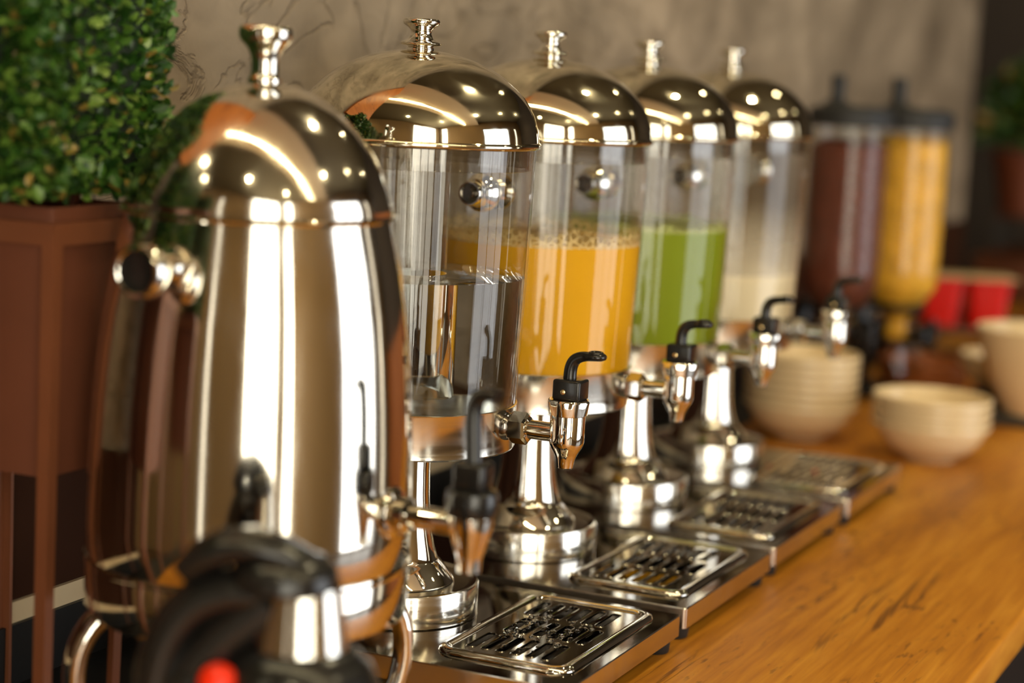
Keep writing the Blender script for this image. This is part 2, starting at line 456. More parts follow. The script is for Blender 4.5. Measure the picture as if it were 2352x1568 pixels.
plane_box('trim_2', 'panel_wood', WX, WX + 0.02, WEND, -0.22, 0.565, 2.20)               # timber cladding at the end of the wall
plane_box('trim_3', 'black_laminate', WX, WX + 0.014, WEND, 3.10, 0.0, 0.046)            # black upstand behind the counter
plane_box('baseboard_back', 'trim_cream', WX, WX + 0.010, WEND, 3.10, 0.046, 0.062)
plane_box('trim_4', 'wall_shade_strip', WX, WX + 0.006, WEND, 3.10, 0.062, 0.190)  # dark strip added on the lower wall, deepens the shade behind the planter
WIN = [('wall_entrance', 'y', Y0, -0.15, [(-0.15, 0.06, -0.88, 1.9), (1.45, 3.35, -0.88, 2.25)]),
       ('wall_front', 'x', RX, 0.15, [(-3.1, -2.5, -0.88, 2.25), (0.15, 2.45, -0.88, 1.75), (3.35, 3.75, -0.88, 1.75)])]
wi = 0
for nm, ax, at, th, ops in WIN:
    a0, a1 = (Y0, Y1) if ax == 'x' else (LX, RX)
    wall_with_openings(nm, 'room_plaster', ax, at, th, a0, a1, FZ, CZ, ops)
    for (p, q, zl, zh) in ops:
        wi += 1
        e = bpy.data.objects.new('window_%d' % wi, None); COL.objects.link(e); struct(e)
        s = 1 if th > 0 else -1
        big = q - p > 0.5
        md = 'daylight_cool' if ax == 'x' and big and p > 0 else ('daylight_warm' if big else 'daylight_dim')
        npan = 3 if q - p > 1.5 else 1
        fr = bmesh.new(); wdt = 0.05
        def bar(u0, u1, zl_, zh_):
            if ax == 'x': box(fr, at + s * 0.03, at + s * 0.09, u0, u1, zl_, zh_)
            else: box(fr, u0, u1, min(at + s * 0.03, at + s * 0.09), max(at + s * 0.03, at + s * 0.09), zl_, zh_)
        bar(p, q, zl, zl + wdt); bar(p, q, zh - wdt, zh); bar(p, p + wdt, zl, zh); bar(q - wdt, q, zl, zh)
        for i in range(1, npan):
            c = p + (q - p) * i / npan; bar(c - 0.02, c + 0.02, zl, zh)
        obj('window_frame', mesh_of(fr, 'window_frame'), 'window_frame_paint', e)
        for i in range(npan):
            u0 = p + (q - p) * i / npan; u1 = p + (q - p) * (i + 1) / npan
            if ax == 'x': me = box_me('pane', at + s * 0.055, at + s * 0.065, u0 + 0.01, u1 - 0.01, zl + 0.01, zh - 0.01)
            else: me = box_me('pane', u0 + 0.01, u1 - 0.01, at + s * 0.065, at + s * 0.055, zl + 0.01, zh - 0.01)
            obj('pane', me, md, e)

# ceiling downlights: housing ring and glowing lens; the lamp inside shines down
lens_me = lathe_me('lens', [(0, 0), (0.042, 0)], 32); ring_me = lathe_me('ring', [(0.044, 0.0), (0.058, 0.0), (0.058, 0.02), (0.044, 0.02), (0.044, 0.0)], 32)
SP = [(0.71, 0.9), (0.71, 2.7), (2.45, 0.2), (2.45, 1.9), (2.3, 3.8), (0.71, -2.3), (2.45, -1.9), (-1.2, -1.9), (-1.2, -2.7)]
SPL = ['beyond the plaster bulkhead, above the dispensers', 'above the cereal dispensers', 'in front of the wide cool window, bulkhead side', 'in front of the wide cool window, middle', 'before the narrow far window', 'between bulkhead and entrance wall, near the slim window', 'before the tall entrance window', 'behind the planters, nearer the bulkhead', 'behind the planters, nearer the entrance wall']
for k, (sx_, sy_) in enumerate(SP):
    t = thing('ceiling_spotlight', 'round recessed ceiling spotlight ' + SPL[k], 'spotlight', (sx_, sy_, CZ - 0.022), 0, 'ceiling spotlights')
    obj('trim_ring', ring_me, 'brushed_steel', t); obj('lens', lens_me, 'lamp_glow', t, (0, 0, 0.004))
    ld = bpy.data.lights.new('spot_bulb', 'SPOT'); ld.energy = SPOT_W * (0.45 if k == 1 else 1.0); ld.color = (1.0, 0.84, 0.50); ld.spot_size = math.radians(115); ld.spot_blend = 0.8; ld.shadow_soft_size = 0.05
    lo = bpy.data.objects.new('spot_bulb', ld); COL.objects.link(lo); lo.parent = t; lo.location = (0, 0, -0.01)
# linear lamp fixed under the bulkhead, across the counter
t = thing('linear_lamp', 'long thin linear lamp under the plaster bulkhead', 'lamp', (0, -0.86, 2.20))
obj('housing', box_me('housing', -2.3, 3.3, -0.03, 0.03, -0.03, 0.0), 'brushed_steel', t)
obj('diffuser', box_me('diffuser', -2.29, 3.29, -0.011, 0.011, -0.045, -0.031), 'led_glow', t)

# ------------------------------------------------------------------ counter
c = thing('buffet_counter', 'long buffet counter with thick orange-brown wooden top and black back ledge', 'counter', (0, 0, FZ))
obj('wood_top', box_me('wood_top', -0.09, 0.438, -1.3 + 0.22, 4.2, -0.036, 0.0, bev=0.004, seg=3), 'counter_wood', c, (0, 0, -FZ))
obj('back_ledge', box_me('back_ledge', WX + 0.001, -0.0905, -1.08, 4.2, -0.036, 0.0), 'black_laminate', c, (0, 0, -FZ))
obj('base_cabinet', box_me('base_cabinet', WX + 0.001, 0.39, -1.06, 4.18, FZ + 0.001, -0.0365), 'black_laminate', c, (0, 0, -FZ))

# ------------------------------------------------------------------ drink dispensers
TOP = 0.030
ME = {}
GX0, GX1, GY0, GY1 = 0.083, 0.188, -0.088, 0.100          # grille opening


def build_meshes():
    # base plate: folded mirror-steel sheet with an opening for the drip pan
    bm = bmesh.new()
    n = 6
    outer = rrect(-0.12, 0.205, -0.12, 0.12, 0.003, n); inner = rrect(GX0 + 0.004, GX1 - 0.004, GY0 + 0.004, GY1 - 0.004, 0.012, n)
    P3 = lambda pts, z: [(x, y, z) for x, y in pts]
    loops(bm, [P3(inner, TOP - 0.0012), P3(inner, TOP), P3(outer, TOP)])
    ME['plate'] = mesh_of(bm, 'base_plate', 30)
    bm = bmesh.new()
    o2 = rrect(-0.1206, 0.2056, -0.1206, 0.1206, 0.0034, n); o3 = rrect(-0.119, 0.204, -0.119, 0.119, 0.0034, n)
    loops(bm, [P3(outer, TOP + 0.0002), P3(o2, TOP - 0.0008), P3(o2, 0.0122), P3(o3, 0.0116), P3(o3, TOP - 0.002)])
    ME['skirt'] = mesh_of(bm, 'skirt', 30)
    bm = bmesh.new()
    i2 = rrect(GX0 + 0.007, GX1 - 0.007, GY0 + 0.007, GY1 - 0.007, 0.010, n)
    loops(bm, [P3(inner, TOP - 0.0005), P3(i2, TOP - 0.014)], cap_top=True)
    ME['pan'] = mesh_of(bm, 'drip_pan', 30)
    # grille: rolled rim plus slotted plate
    bm = bmesh.new()
    a = rrect(GX0 - 0.004, GX1 + 0.004, GY0 - 0.004, GY1 + 0.004, 0.017, n); b_ = rrect(GX0 - 0.003, GX1 + 0.003, GY0 - 0.003, GY1 + 0.003, 0.016, n)
    c_ = rrect(GX0 + 0.001, GX1 - 0.001, GY0 + 0.001, GY1 - 0.001, 0.013, n); d_ = rrect(GX0 + 0.004, GX1 - 0.004, GY0 + 0.004, GY1 - 0.004, 0.011, n)
    e_ = rrect(GX0 + 0.006, GX1 - 0.006, GY0 + 0.006, GY1 - 0.006, 0.009, n)
    loops(bm, [P3(a, TOP + 0.0004), P3(b_, TOP + 0.003), P3(c_, TOP + 0.0046), P3(d_, TOP + 0.004), P3(e_, TOP + 0.0022)])
    ME['rim'] = mesh_of(bm, 'grille_rim', 50)
    bm = bmesh.new()
    X0, X1, Ya, Yb = GX0 + 0.0058, GX1 - 0.0058, GY0 + 0.0058, GY1 - 0.0058
    zt, zb_ = TOP + 0.0022, TOP + 0.0010
    rows = 3; mrg = 0.007; rh = (Yb - Ya - 2 * mrg) / rows
    def quad(x0, x1, y0, y1):
        if x1 - x0 > 1e-5 and y1 - y0 > 1e-5: bm.faces.new([bm.verts.new(p) for p in ((x0, y0, zt), (x1, y0, zt), (x1, y1, zt), (x0, y1, zt))])
    quad(X0, X1, Ya, Ya + mrg); quad(X0, X1, Yb - mrg, Yb)
    for r in range(rows):
        ya = Ya + mrg + r * rh; yb = ya + rh
        ns = 6; pit = (X1 - X0 - 0.012) / 6.5; off = 0.006 + (pit * 0.5 if r == 1 else 0.0)
        quad(X0, X0 + off, ya, yb); quad(X0 + off + ns * pit, X1, ya, yb)
        for s in range(ns):
            xa = X0 + off + s * pit; xb = xa + pit; cx = (xa + xb) / 2; cyy = (ya + yb) / 2
            hw = pit * 0.27; hl = rh * 0.5 - 0.0055
            hole = []; out = []
            K = 20
            for k in range(K):
                an = 2 * PI * (k + 0.5) / K
                ex, ey = math.cos(an), math.sin(an)
                # stadium point
                hx = hw * ex; hy = (hl - hw) * (1 if ey > 0 else -1) + hw * ey
                hole.append((cx + hx, cyy + hy))
                # matching point on the cell rectangle
                sx = (pit / 2) / max(abs(ex), 1e-6); sy = (rh / 2) / max(abs(ey), 1e-6)
                q = min(sx, sy); ox, oy = ex * q, ey * q
                if sx < sy: oy = max(-rh / 2, min(rh / 2, hy * (rh / 2) / hl))
                out.append((cx + ox, cyy + oy))
            # snap the four corners
            for (sx, sy) in ((1, 1), (-1, 1), (-1, -1), (1, -1)):
                tx, ty = cx + sx * pit / 2, cyy + sy * rh / 2
                k = min(range(K), key=lambda i: (out[i][0] - tx) ** 2 + (out[i][1] - ty) ** 2)
                out[k] = (tx, ty)
            big_ = [(cx + (x - cx) * (1 + 0.0009 / hw), cyy + (y - cyy) * (1 + 0.0009 / hl)) for x, y in hole]
            mid_ = [(cx + (x - cx) * (1 + 0.0005 / hw), cyy + (y - cyy) * (1 + 0.0005 / hl)) for x, y in hole]
            loops(bm, [[(x, y, zt) for x, y in out], [(x, y, zt) for x, y in big_], [(x, y, zt + 0.0006) for x, y in mid_], [(x, y, zt + 0.0003) for x, y in hole], [(x, y, zb_) for x, y in hole]])
    bmesh.ops.remove_doubles(bm, verts=bm.verts, dist=1e-5)
    ME['grille'] = mesh_of(bm, 'slotted_plate', 30)
    ME['foot'] = lathe_me('foot', [(0, 0), (0.011, 0), (0.012, 0.001), (0.013, 0.0118), (0, 0.0118)], 20)
    # pedestal: round drum, lid with raised lip
    ME['pedestal'] = lathe_me('pedestal', [(0.0662, TOP + 0.0002), (0.0672, TOP + 0.001), (0.0672, TOP + 0.0255), (0.0664, TOP + 0.0272), (0.0648, TOP + 0.0276), (0.0636, TOP + 0.0268), (0.058, TOP + 0.0258), (0, TOP + 0.0262)], 96, sharp=35)
    ME['column'] = lathe_me('column', [(0.046, 0.0562), (0.0468, 0.0575), (0.0452, 0.060), (0.0400, 0.0665), (0.0352, 0.0722), (0.0336, 0.0735), (0.0322, 0.0755), (0.0295, 0.084), (0.0268, 0.096), (0.0248, 0.112), (0.0236, 0.130), (0.0230, 0.150), (0.0230, 0.1715)], 64, sharp=28)
    ME['cup'] = lathe_me('tank_cup', [(0, 0.1700), (0.0860, 0.1700), (0.0892, 0.1708), (0.0902, 0.1722), (0.0903, 0.2055), (0.0910, 0.2068), (0.0900, 0.2072), (0.0885, 0.2066), (0.0878, 0.1760), (0, 0.1745)], 96, sharp=35)
    ME['tank'] = lathe_me('tank', [(0.0893, 0.2010), (0.0905, 0.225), (0.0937, 0.310), (0.0958, 0.398), (0.0964, 0.4115)], 96)
    ME['lid'] = lathe_me('lid', [(0.0968, 0.4110), (0.0985, 0.4118), (0.0996, 0.4135), (0.0992, 0.4155), (0.0978, 0.4165)] +
                         [(0.0975 * math.cos(a), 0.4165 + 0.0690 * math.sin(a)) for a in [PI / 2 * i / 22 for i in range(1, 22)]] + [(0, 0.4855)], 96, sharp=45)
    ME['flange'] = lathe_me('lid_flange', [(0.0925, 0.4125), (0.0925, 0.3945), (0.0915, 0.3940), (0.0908, 0.3950), (0.0908, 0.4125)], 96)
    ME['knob'] = lathe_me('lid_knob', [(0.0108, 0.4840), (0.0110, 0.4862), (0.0100, 0.4876), (0.0145, 0.4884), (0.0164, 0.4892), (0.0168, 0.4902), (0.0160, 0.4912), (0.0128, 0.4922), (0.0098, 0.4945), (0.0082, 0.4975), (0.0086, 0.5005), (0.0112, 0.5030), (0.0143, 0.5050), (0.0149, 0.5066), (0.0146, 0.5084), (0.0132, 0.5096), (0.0100, 0.5094), (0, 0.5090)], 48, sharp=50)
    # side handle along +y: washer, stem, knob with recessed end
    ME['washer'] = lathe_me('washer', [(0, -0.001), (0.0155, -0.001), (0.0162, 0.0012), (0.0158, 0.0042), (0.0112, 0.0058)], 40, ALONG_Y)
    ME['hknob'] = lathe_me('handle_knob', [(0.0110, 0.0055), (0.0106, 0.0150), (0.0108, 0.0265), (0.0150, 0.0285), (0.0166, 0.0310), (0.0170, 0.0345), (0.0160, 0.0385), (0.0132, 0.0420), (0.0116, 0.0450), (0.0110, 0.0520), (0.0106, 0.0580), (0.0098, 0.0600), (0.0086, 0.0600), (0.0084, 0.0560)], 40, ALONG_Y, sharp=45)
    ME['recess'] = lathe_me('recess', [(0.0085, 0.0562), (0.0042, 0.0558), (0.0040, 0.0590), (0.0032, 0.0598), (0, 0.0598)], 24, ALONG_Y)
    # tap, local origin on the cup wall, pointing +x; z = 0 is the pipe axis
    bm = bmesh.new()
    hexp = lambda r: [(r * math.cos(PI / 3 * k + PI / 6), r * math.sin(PI / 3 * k + PI / 6)) for k in range(6)]
    loops(bm, [[(x, p[0], p[1]) for p in hexp(r)] for x, r in ((0.0055, 0.0112), (0.0072, 0.0130), (0.0188, 0.0130), (0.0205, 0.0112))], True, True)
    ME['nut'] = mesh_of(bm, 'hex_nut', 20)
    ME['tapwasher'] = lathe_me('tap_washer', [(0, -0.003), (0.0110, -0.003), (0.0112, 0.002), (0.0105, 0.0045), (0.0090, 0.0060), (0, 0.006)], 32, ALONG_X)
    ME['pipe'] = lathe_me('pipe', [(0.0098, 0.0195), (0.0098, 0.0212), (0.0076, 0.0220), (0.0076, 0.046)], 32, ALONG_X)
    AX = 0.0535
    T = Matrix.Translation((AX, 0, 0))
    ME['valve'] = lathe_me('valve_body', [(0, 0.0180), (0.0130, 0.0180), (0.0138, 0.0160), (0.0138, -0.0055), (0.0134, -0.0075), (0.0122, -0.0105), (0.0092, -0.0155), (0.0074, -0.0195), (0.0060, -0.0265), (0.0050, -0.0275), (0.0040, -0.0270), (0.0036, -0.020), (0, -0.020)], 40, T, sharp=30)
    bm = bmesh.new()
    N = 56
    def scal(r, amp): return [(AX + (r + amp * (0.5 + 0.5 * math.cos(8 * 2 * PI * k / N))) * math.cos(2 * PI * k / N), (r + amp * (0.5 + 0.5 * math.cos(8 * 2 * PI * k / N))) * math.sin(2 * PI * k / N)) for k in range(N)]
    loops(bm, [[(x, y, z) for x, y in scal(r, am)] for r, am, z in ((0.0138, 0.0, 0.0150), (0.0150, 0.0, 0.0158), (0.0156, 0.0008, 0.0215), (0.0160, 0.0012, 0.0262), (0.0150, 0.0010, 0.0278), (0.0110, 0, 0.0280))], cap_top=True)
    ME['collar'] = mesh_of(bm, 'grip_collar', 40)
    ME['block'] = box_me('lever_block', AX - 0.0105, AX + 0.0125, -0.0105, 0.0105, 0.0275, 0.0440, bev=0.0022, seg=3)
    bm = bmesh.new()
    lathe(bm, [(0, 0), (0.0022, 0.0), (0.0020, 0.0008), (0.0012, 0.0013), (0, 0.0014)], 16, Matrix.Translation((AX - 0.001, -0.0104, 0.0345)) @ Matrix.Rotation(PI / 2, 4, 'X'))
    ME['rivet'] = mesh_of(bm, 'rivet')
    bm = bmesh.new()
    path = bez((AX, 0, 0.040), (AX - 0.001, 0, 0.057), (AX + 0.002, 0, 0.0615), (AX + 0.013, 0, 0.0628), 12) + [(AX + 0.016, 0, 0.0630), (AX + 0.021, 0, 0.0633), (AX + 0.026, 0, 0.0634), (AX + 0.0285, 0, 0.0633)]
    fl = []
    for i in range(len(path)):
        if i <= 12: fl.append((0.0053 - 0.0002 * i / 12, 0.0053 - 0.0015 * (i / 12) ** 2))
        else: fl.append(((0.0070, 0.0036), (0.0086, 0.0034), (0.0074, 0.0031), (0.0036, 0.0020))[i - 13])
    tube(bm, path, 0.005, 14, True, fl)
    ME['lever'] = mesh_of(bm, 'lever', 60)
    bm = bmesh.new()
    lathe(bm, [(0, 0.0661), (0.0034, 0.0661), (0.0040, 0.0672), (0.0050, 0.0674), (0.0058, 0.0668), (0.0062, 0.0655)], 20, Matrix.Translation((AX + 0.0205, 0, 0)) @ Matrix.Diagonal((1, 1.1, 1, 1)))
    ME['pad'] = mesh_of(bm, 'thumb_pad', 60)


build_meshes()


def liquid_me(name, ztop, inset=0.0012, core=False):
    r = lambda z: (0.0893 + (z - 0.201) * (0.0964 - 0.0893) / 0.2105) - inset
    return lathe_me(name, [(0, 0.1762), (0.0862, 0.1762), (0.0870, 0.2005), (r(0.206), 0.206), (r(0.25), 0.25), (r(ztop), ztop), (r(ztop) - 0.0004, ztop + 0.0001)] + ([(0.0290, ztop), (0.0290, 0.2150), (0.0280, 0.2130), (0, 0.2125)] if core else [(0, ztop)]), 96, sharp=35)


def film_me(name, z0, z1):
    r = lambda z: (0.0893 + (z - 0.201) * (0.0964 - 0.0893) / 0.2105) - 0.0008
    return lathe_me(name, [(r(z0 + (z1 - z0) * i / 4), z0 + (z1 - z0) * i / 4) for i in range(5)], 96)


DISP = [((0.0, 0.0), 'water', 0.3085, 'glass drink dispenser of clear water beside the tall steel urn'),
        ((-0.0021, 0.2605), 'orange_juice', 0.3200, 'glass drink dispenser of orange juice with froth, steel dome lid'),
        ((-0.0034, 0.5177), 'green_juice', 0.3200, 'glass drink dispenser of bright green juice with steel dome lid'),
        ((-0.0013, 0.7813), 'cream_liquid', 0.2570, 'glass drink dispenser of pale cream milk beside the bowls')]
for i, ((dx, dy), liq, zt, lab) in enumerate(DISP):
    t = thing('drink_dispenser', lab, 'drink dispenser', (dx, dy, 0), 0, 'drink dispensers in a row')
    obj('base_plate', ME['plate'], 'tray_steel', t)
    obj('skirt', ME['skirt'], 'tray_edge_steel', t)
    pan = obj('drip_pan', ME['pan'], 'dark_steel', t)
    g = obj('drip_grille', ME['grille'], 'grille_steel', t); obj('grille_rim', ME['rim'], 'chrome', g)
    for fx in (-0.095, 0.190):
        for fy in (-0.104, 0.104): obj('foot', ME['foot'], 'black_rubber', t, (fx, fy, 0))
    obj('pedestal', ME['pedestal'], 'brushed_steel', t)
    obj('column', ME['column'], 'chrome', t)
    obj('tank_cup', ME['cup'], 'brushed_steel', t)
    obj('tank', ME['tank'], 'clear_acrylic', t)
    obj('ice_tube', lathe_me('ice_tube', [(0.0288, zt + 0.0040), (0.0288, 0.4105)], 64), 'clear_acrylic', t)
    lq = obj('liquid', liquid_me('liquid', zt, core=(i == 0)), liq, t)
    if i == 1:
        obj('froth', lathe_me('froth', [(0.0925, 0.3201), (0.0922, 0.3222), (0.075, 0.3228), (0.05, 0.3222), (0, 0.3218)], 64), 'foam', lq)
        obj('froth_film', film_me('froth_film', 0.3195, 0.3480), 'foam_film', lq)
        # spilt juice lying in the pan
        bm = bmesh.new(); ctr = (0.135, -0.015)
        pts = [(ctr[0] + (0.030 + 0.006 * math.sin(3 * a) + 0.004 * math.cos(5 * a)) * math.cos(a), ctr[1] + (0.052 + 0.010 * math.sin(2 * a + 1)) * math.sin(a)) for a in [2 * PI * k / 40 for k in range(40)]]
        loops(bm, [[(x, y, TOP - 0.0138) for x, y in pts], [(ctr[0] + (x - ctr[0]) * 0.97, ctr[1] + (y - ctr[1]) * 0.97, TOP - 0.0105) for x, y in pts]], cap_top=True)
        obj('juice_puddle', mesh_of(bm, 'juice_puddle', 60), 'orange_juice', pan)
    if i == 2:
        obj('froth', lathe_me('froth', [(0.0925, 0.3201), (0.0922, 0.3212), (0.06, 0.3216), (0, 0.3210)], 64), 'green_foam', lq)
        obj('froth_film', film_me('froth_film', 0.3195, 0.3400), 'green_film', lq)
    if i == 3:
        obj('milk_film', film_me('milk_film', 0.2570, 0.3400), 'milk_film', lq)
    ld = obj('lid', ME['lid'], 'dome_steel', t)
    obj('lid_flange', ME['flange'], 'smoky_acrylic', ld); obj('lid_knob', ME['knob'], 'chrome', ld)
    for rz in ((0, PI) if i == 3 else (PI,)):
        h = obj('side_handle', ME['washer'], 'chrome', t, (0.0, (0.0952 if rz == 0 else -0.0952), 0.3675), (0, 0, rz))
        obj('handle_knob', ME['hknob'], 'chrome', h); obj('recess', ME['recess'], 'dark_steel', h)
    tp = obj('tap', ME['valve'], 'chrome', t, (0.0900, 0, 0.1935))
    for part, mt in (('tapwasher', 'dark_steel'), ('nut', 'chrome'), ('pipe', 'chrome'), ('collar', 'chrome'), ('block', 'black_plastic'), ('lever', 'black_plastic'), ('pad', 'black_plastic'), ('rivet', 'brass_rivet')):
        obj(ME[part].name.split('.')[0], ME[part], mt, tp)
    if i == 0:      # water drops left on the grille
        bm = bmesh.new(); rn = random.Random(3)
        for _ in range(60):
            x = rn.uniform(0.105, 0.165); y = rn.gauss(0.005, 0.03); r = rn.uniform(0.0010, 0.0030)
            if not (GY0 + 0.012 < y < GY1 - 0.012): continue
            lathe(bm, [(r, 0), (r * 0.92, r * 0.3), (r * 0.6, r * 0.55), (0, r * 0.65)], 10, Matrix.Translation((x, y, TOP + 0.0022)) @ Matrix.Diagonal((1, 1 + rn.random(), 1, 1)))
        d = obj('water_drops', mesh_of(bm, 'water_drops', 60), 'water', g); d['kind'] = 'stuff'

# ------------------------------------------------------------------ coffee urn
UX, UY = 0.030, -0.280
u = thing('coffee_urn', 'tall egg-shaped polished steel urn beside the hedge planter', 'urn', (UX, UY, 0))
obj('body', lathe_me('body', [(0.0880, 0.3700), (0.0905, 0.3600), (0.0962, 0.3350), (0.1008, 0.3080), (0.1042, 0.2800), (0.1066, 0.2500), (0.1082, 0.2200), (0.1092, 0.1900), (0.1096, 0.1650), (0.1096, 0.1415), (0.1086, 0.1400)], 128, sharp=50), 'urn_steel', u)
obj('groove_ring', lathe_me('groove_ring', [(0.1085, 0.1398), (0.1104, 0.1402), (0.1106, 0.1384), (0.1104, 0.1366), (0.1085, 0.1362)], 96), 'chrome', u)
obj('base_band', lathe_me('base_band', [(0.1090, 0.1368), (0.1096, 0.1355), (0.1092, 0.1060), (0.1080, 0.1030), (0.1050, 0.1015), (0, 0.1015)], 96, sharp=35), 'urn_steel', u)
ld = obj('lid', lathe_me('lid', [(0.0884, 0.3700), (0.0900, 0.3735), (0.0862, 0.3870), (0.0805, 0.4010), (0.0735, 0.4135), (0.0640, 0.4260), (0.0525, 0.4375), (0.0395, 0.4470), (0.0260, 0.4535), (0.0130, 0.4568), (0, 0.4578)], 128, sharp=60), 'urn_steel', u)
obj('rim_ring', lathe_me('rim_ring', [(0.0880, 0.3692), (0.0912, 0.3696), (0.0922, 0.3712), (0.0916, 0.3730), (0.0890, 0.3738)], 96), 'chrome', ld)
obj('lid_knob', lathe_me('lid_knob', [(0.0112, 0.4560), (0.0114, 0.4590), (0.0100, 0.4602), (0.0092, 0.4630), (0.0090, 0.4690), (0.0096, 0.4740), (0.0122, 0.4790), (0.0165, 0.4835), (0.0178, 0.4862), (0.0179, 0.4905), (0.0170, 0.4930), (0.0150, 0.4940), (0, 0.4945)], 48, sharp=50), 'chrome', ld)
for rz in (-0.045, PI - 0.045):
    d = Vector((math.sin(rz), -math.cos(rz), 0))
    h = obj('side_handle', lathe_me('side_handle', [(0, -0.012), (0.0150, -0.012), (0.0155, 0.000), (0.0150, 0.0030), (0.0100, 0.0048)], 40, ALONG_Y), 'chrome', u, tuple(d * 0.0985) [:2] + (0.3400,), (0, 0, rz + PI))
    obj('handle_knob', lathe_me('handle_knob', [(0.0098, 0.0045), (0.0088, 0.0100), (0.0095, 0.0140), (0.0150, 0.0165), (0.0172, 0.0200), (0.0176, 0.0260), (0.0170, 0.0310), (0.0158, 0.0330), (0.0140, 0.0334), (0.0130, 0.0325)], 40, ALONG_Y), 'chrome', h)
    obj('knob_face', lathe_me('knob_face', [(0.0131, 0.0326), (0.0125, 0.0322), (0, 0.0322)], 32, ALONG_Y), 'black_plastic', h)
for a in (math.radians(-2), math.radians(88), math.radians(178), math.radians(268)):
    bm = bmesh.new()
    tube(bm, bez((0.086, 0, 0.108), (0.112, 0, 0.106), (0.128, 0, 0.070), (0.1115, 0, 0.030), 12) + bez((0.110, 0, 0.026), (0.107, 0, 0.014), (0.113, 0, 0.006), (0.124, 0, 0.0055), 6), 0.008, 14, True,
         [(0.0115 - 0.0045 * i / 19, 0.0085 - 0.003 * i / 19) for i in range(20)])
    obj('leg', mesh_of(bm, 'leg', 60), 'chrome', u, (0, 0, 0), (0, 0, a - PI / 4 + math.radians(8)))
tp = obj('tap', lathe_me('tap', [(0, 0.0080), (0.0150, 0.0080), (0.0150, 0.0010), (0.0142, -0.0020), (0.0116, -0.0110), (0.0092, -0.0190), (0.0082, -0.0220), (0.0079, -0.0300), (0.0068, -0.0305), (0.0060, -0.027), (0, -0.025)], 40, Matrix.Translation((0.0590, 0, 0)), sharp=30), 'chrome', u, (0.1070, 0, 0.1815))
obj('tap_flange', lathe_me('tap_flange', [(0, -0.006), (0.0165, -0.006), (0.0180, 0.0020), (0.0165, 0.0050), (0.0120, 0.0062), (0.0118, 0.0140), (0.0090, 0.0160)], 32, ALONG_X), 'chrome', tp)
obj('pipe', lathe_me('pipe', [(0.0082, 0.010), (0.0082, 0.054)], 32, ALONG_X), 'chrome', tp)
obj('collar', lathe_me('collar', [(0, 0.0245), (0.0135, 0.0245), (0.0168, 0.0225), (0.0176, 0.0180), (0.0172, 0.0100), (0.0160, 0.0070), (0, 0.0070)], 40, Matrix.Translation((0.0590, 0, 0)), sharp=40), 'black_plastic', tp)
obj('lever_block', box_me('lever_block', 0.0480, 0.0700, -0.0100, 0.0100, 0.0240, 0.0420, bev=0.003, seg=3), 'black_plastic', tp)
bm = bmesh.new()
pth = bez((0.0590, 0, 0.040), (0.0575, 0, 0.064), (0.0555, 0, 0.078), (0.0600, 0, 0.0835), 10) + bez((0.0620, 0, 0.0850), (0.0655, 0, 0.0870), (0.0700, 0, 0.0874), (0.0740, 0, 0.0866), 5)
tube(bm, pth, 0.006, 14, True, [(0.0062 + 0.0022 * max(0, i - 8) / 8, 0.0058 - 0.0022 * max(0, i - 8) / 8) for i in range(17)])
obj('lever', mesh_of(bm, 'lever', 60), 'black_plastic', tp)

# ------------------------------------------------------------------ insulated jug
JX, JY = 0.188, -0.478
j = thing('insulated_jug', 'black insulated coffee jug with chrome neck and red button', 'jug', (JX, JY, 0), math.atan2(0.4167, 0.9076))
obj('body', lathe_me('body', [(0, 0.0005), (0.050, 0.0005), (0.0525, 0.004), (0.0535, 0.06), (0.0520, 0.100), (0.0475, 0.124), (0.0405, 0.1395), (0.0325, 0.1480), (0.0275, 0.1505)], 64), 'black_plastic', j)
obj('neck', lathe_me('neck', [(0.0272, 0.1490), (0.0266, 0.1510), (0.0224, 0.1820), (0.0222, 0.1850)], 64), 'brushed_steel', j)
lid = obj('lid', lathe_me('lid', [(0.0200, 0.1820), (0.0270, 0.1824), (0.0300, 0.1845), (0.0305, 0.1890), (0.0285, 0.1950), (0.0235, 0.2000), (0.0150, 0.2030), (0, 0.2040)], 64, Matrix.Translation((-0.010, 0, 0))), 'black_plastic', j)
bm = bmesh.new()
tube(bm, [(0.006, 0, 0.1970), (-0.010, 0, 0.2040), (-0.026, 0, 0.2070), (-0.042, 0, 0.2050), (-0.056, 0, 0.1980), (-0.066, 0, 0.1880)], 0.01, 16, True, [(0.016, 0.005), (0.019, 0.007), (0.020, 0.009), (0.019, 0.010), (0.017, 0.010), (0.012, 0.008)])
obj('thumb_lever', mesh_of(bm, 'thumb_lever', 60), 'black_plastic', lid)
bm = bmesh.new()
tube(bm, bez((-0.022, 0, 0.1800), (-0.056, 0, 0.1840), (-0.078, 0, 0.1640), (-0.080, 0, 0.1180), 12) + bez((-0.080, 0, 0.106), (-0.078, 0, 0.070), (-0.065, 0, 0.052), (-0.046, 0, 0.048), 8), 0.01, 16, True,
     [(0.0190, 0.0130)] * 22)
hd = obj('handle', mesh_of(bm, 'handle', 60), 'black_plastic', j)
obj('red_button', lathe_me('red_button', [(0.0105, -0.004), (0.0111, 0.000), (0.0106, 0.0050), (0.0080, 0.0082), (0.0042, 0.0095), (0, 0.0098)], 32), 'red_button_plastic', hd, (-0.0420, -0.022, 0.1330), (math.radians(62), 0, 0))
bm = bmesh.new()
tube(bm, [(-0.016, -0.006, 0.1760), (-0.040, -0.006, 0.1560), (-0.072, -0.004, 0.1180)], 0.0135, 16)
obj('handle_brace', mesh_of(bm, 'handle_brace', 60), 'black_plastic', hd)
bm = bmesh.new()
tube(bm, [(-0.026, -0.004, 0.1220), (-0.042, -0.012, 0.1290), (-0.060, -0.010, 0.1290), (-0.080, -0.002, 0.1230)], 0.011, 14)
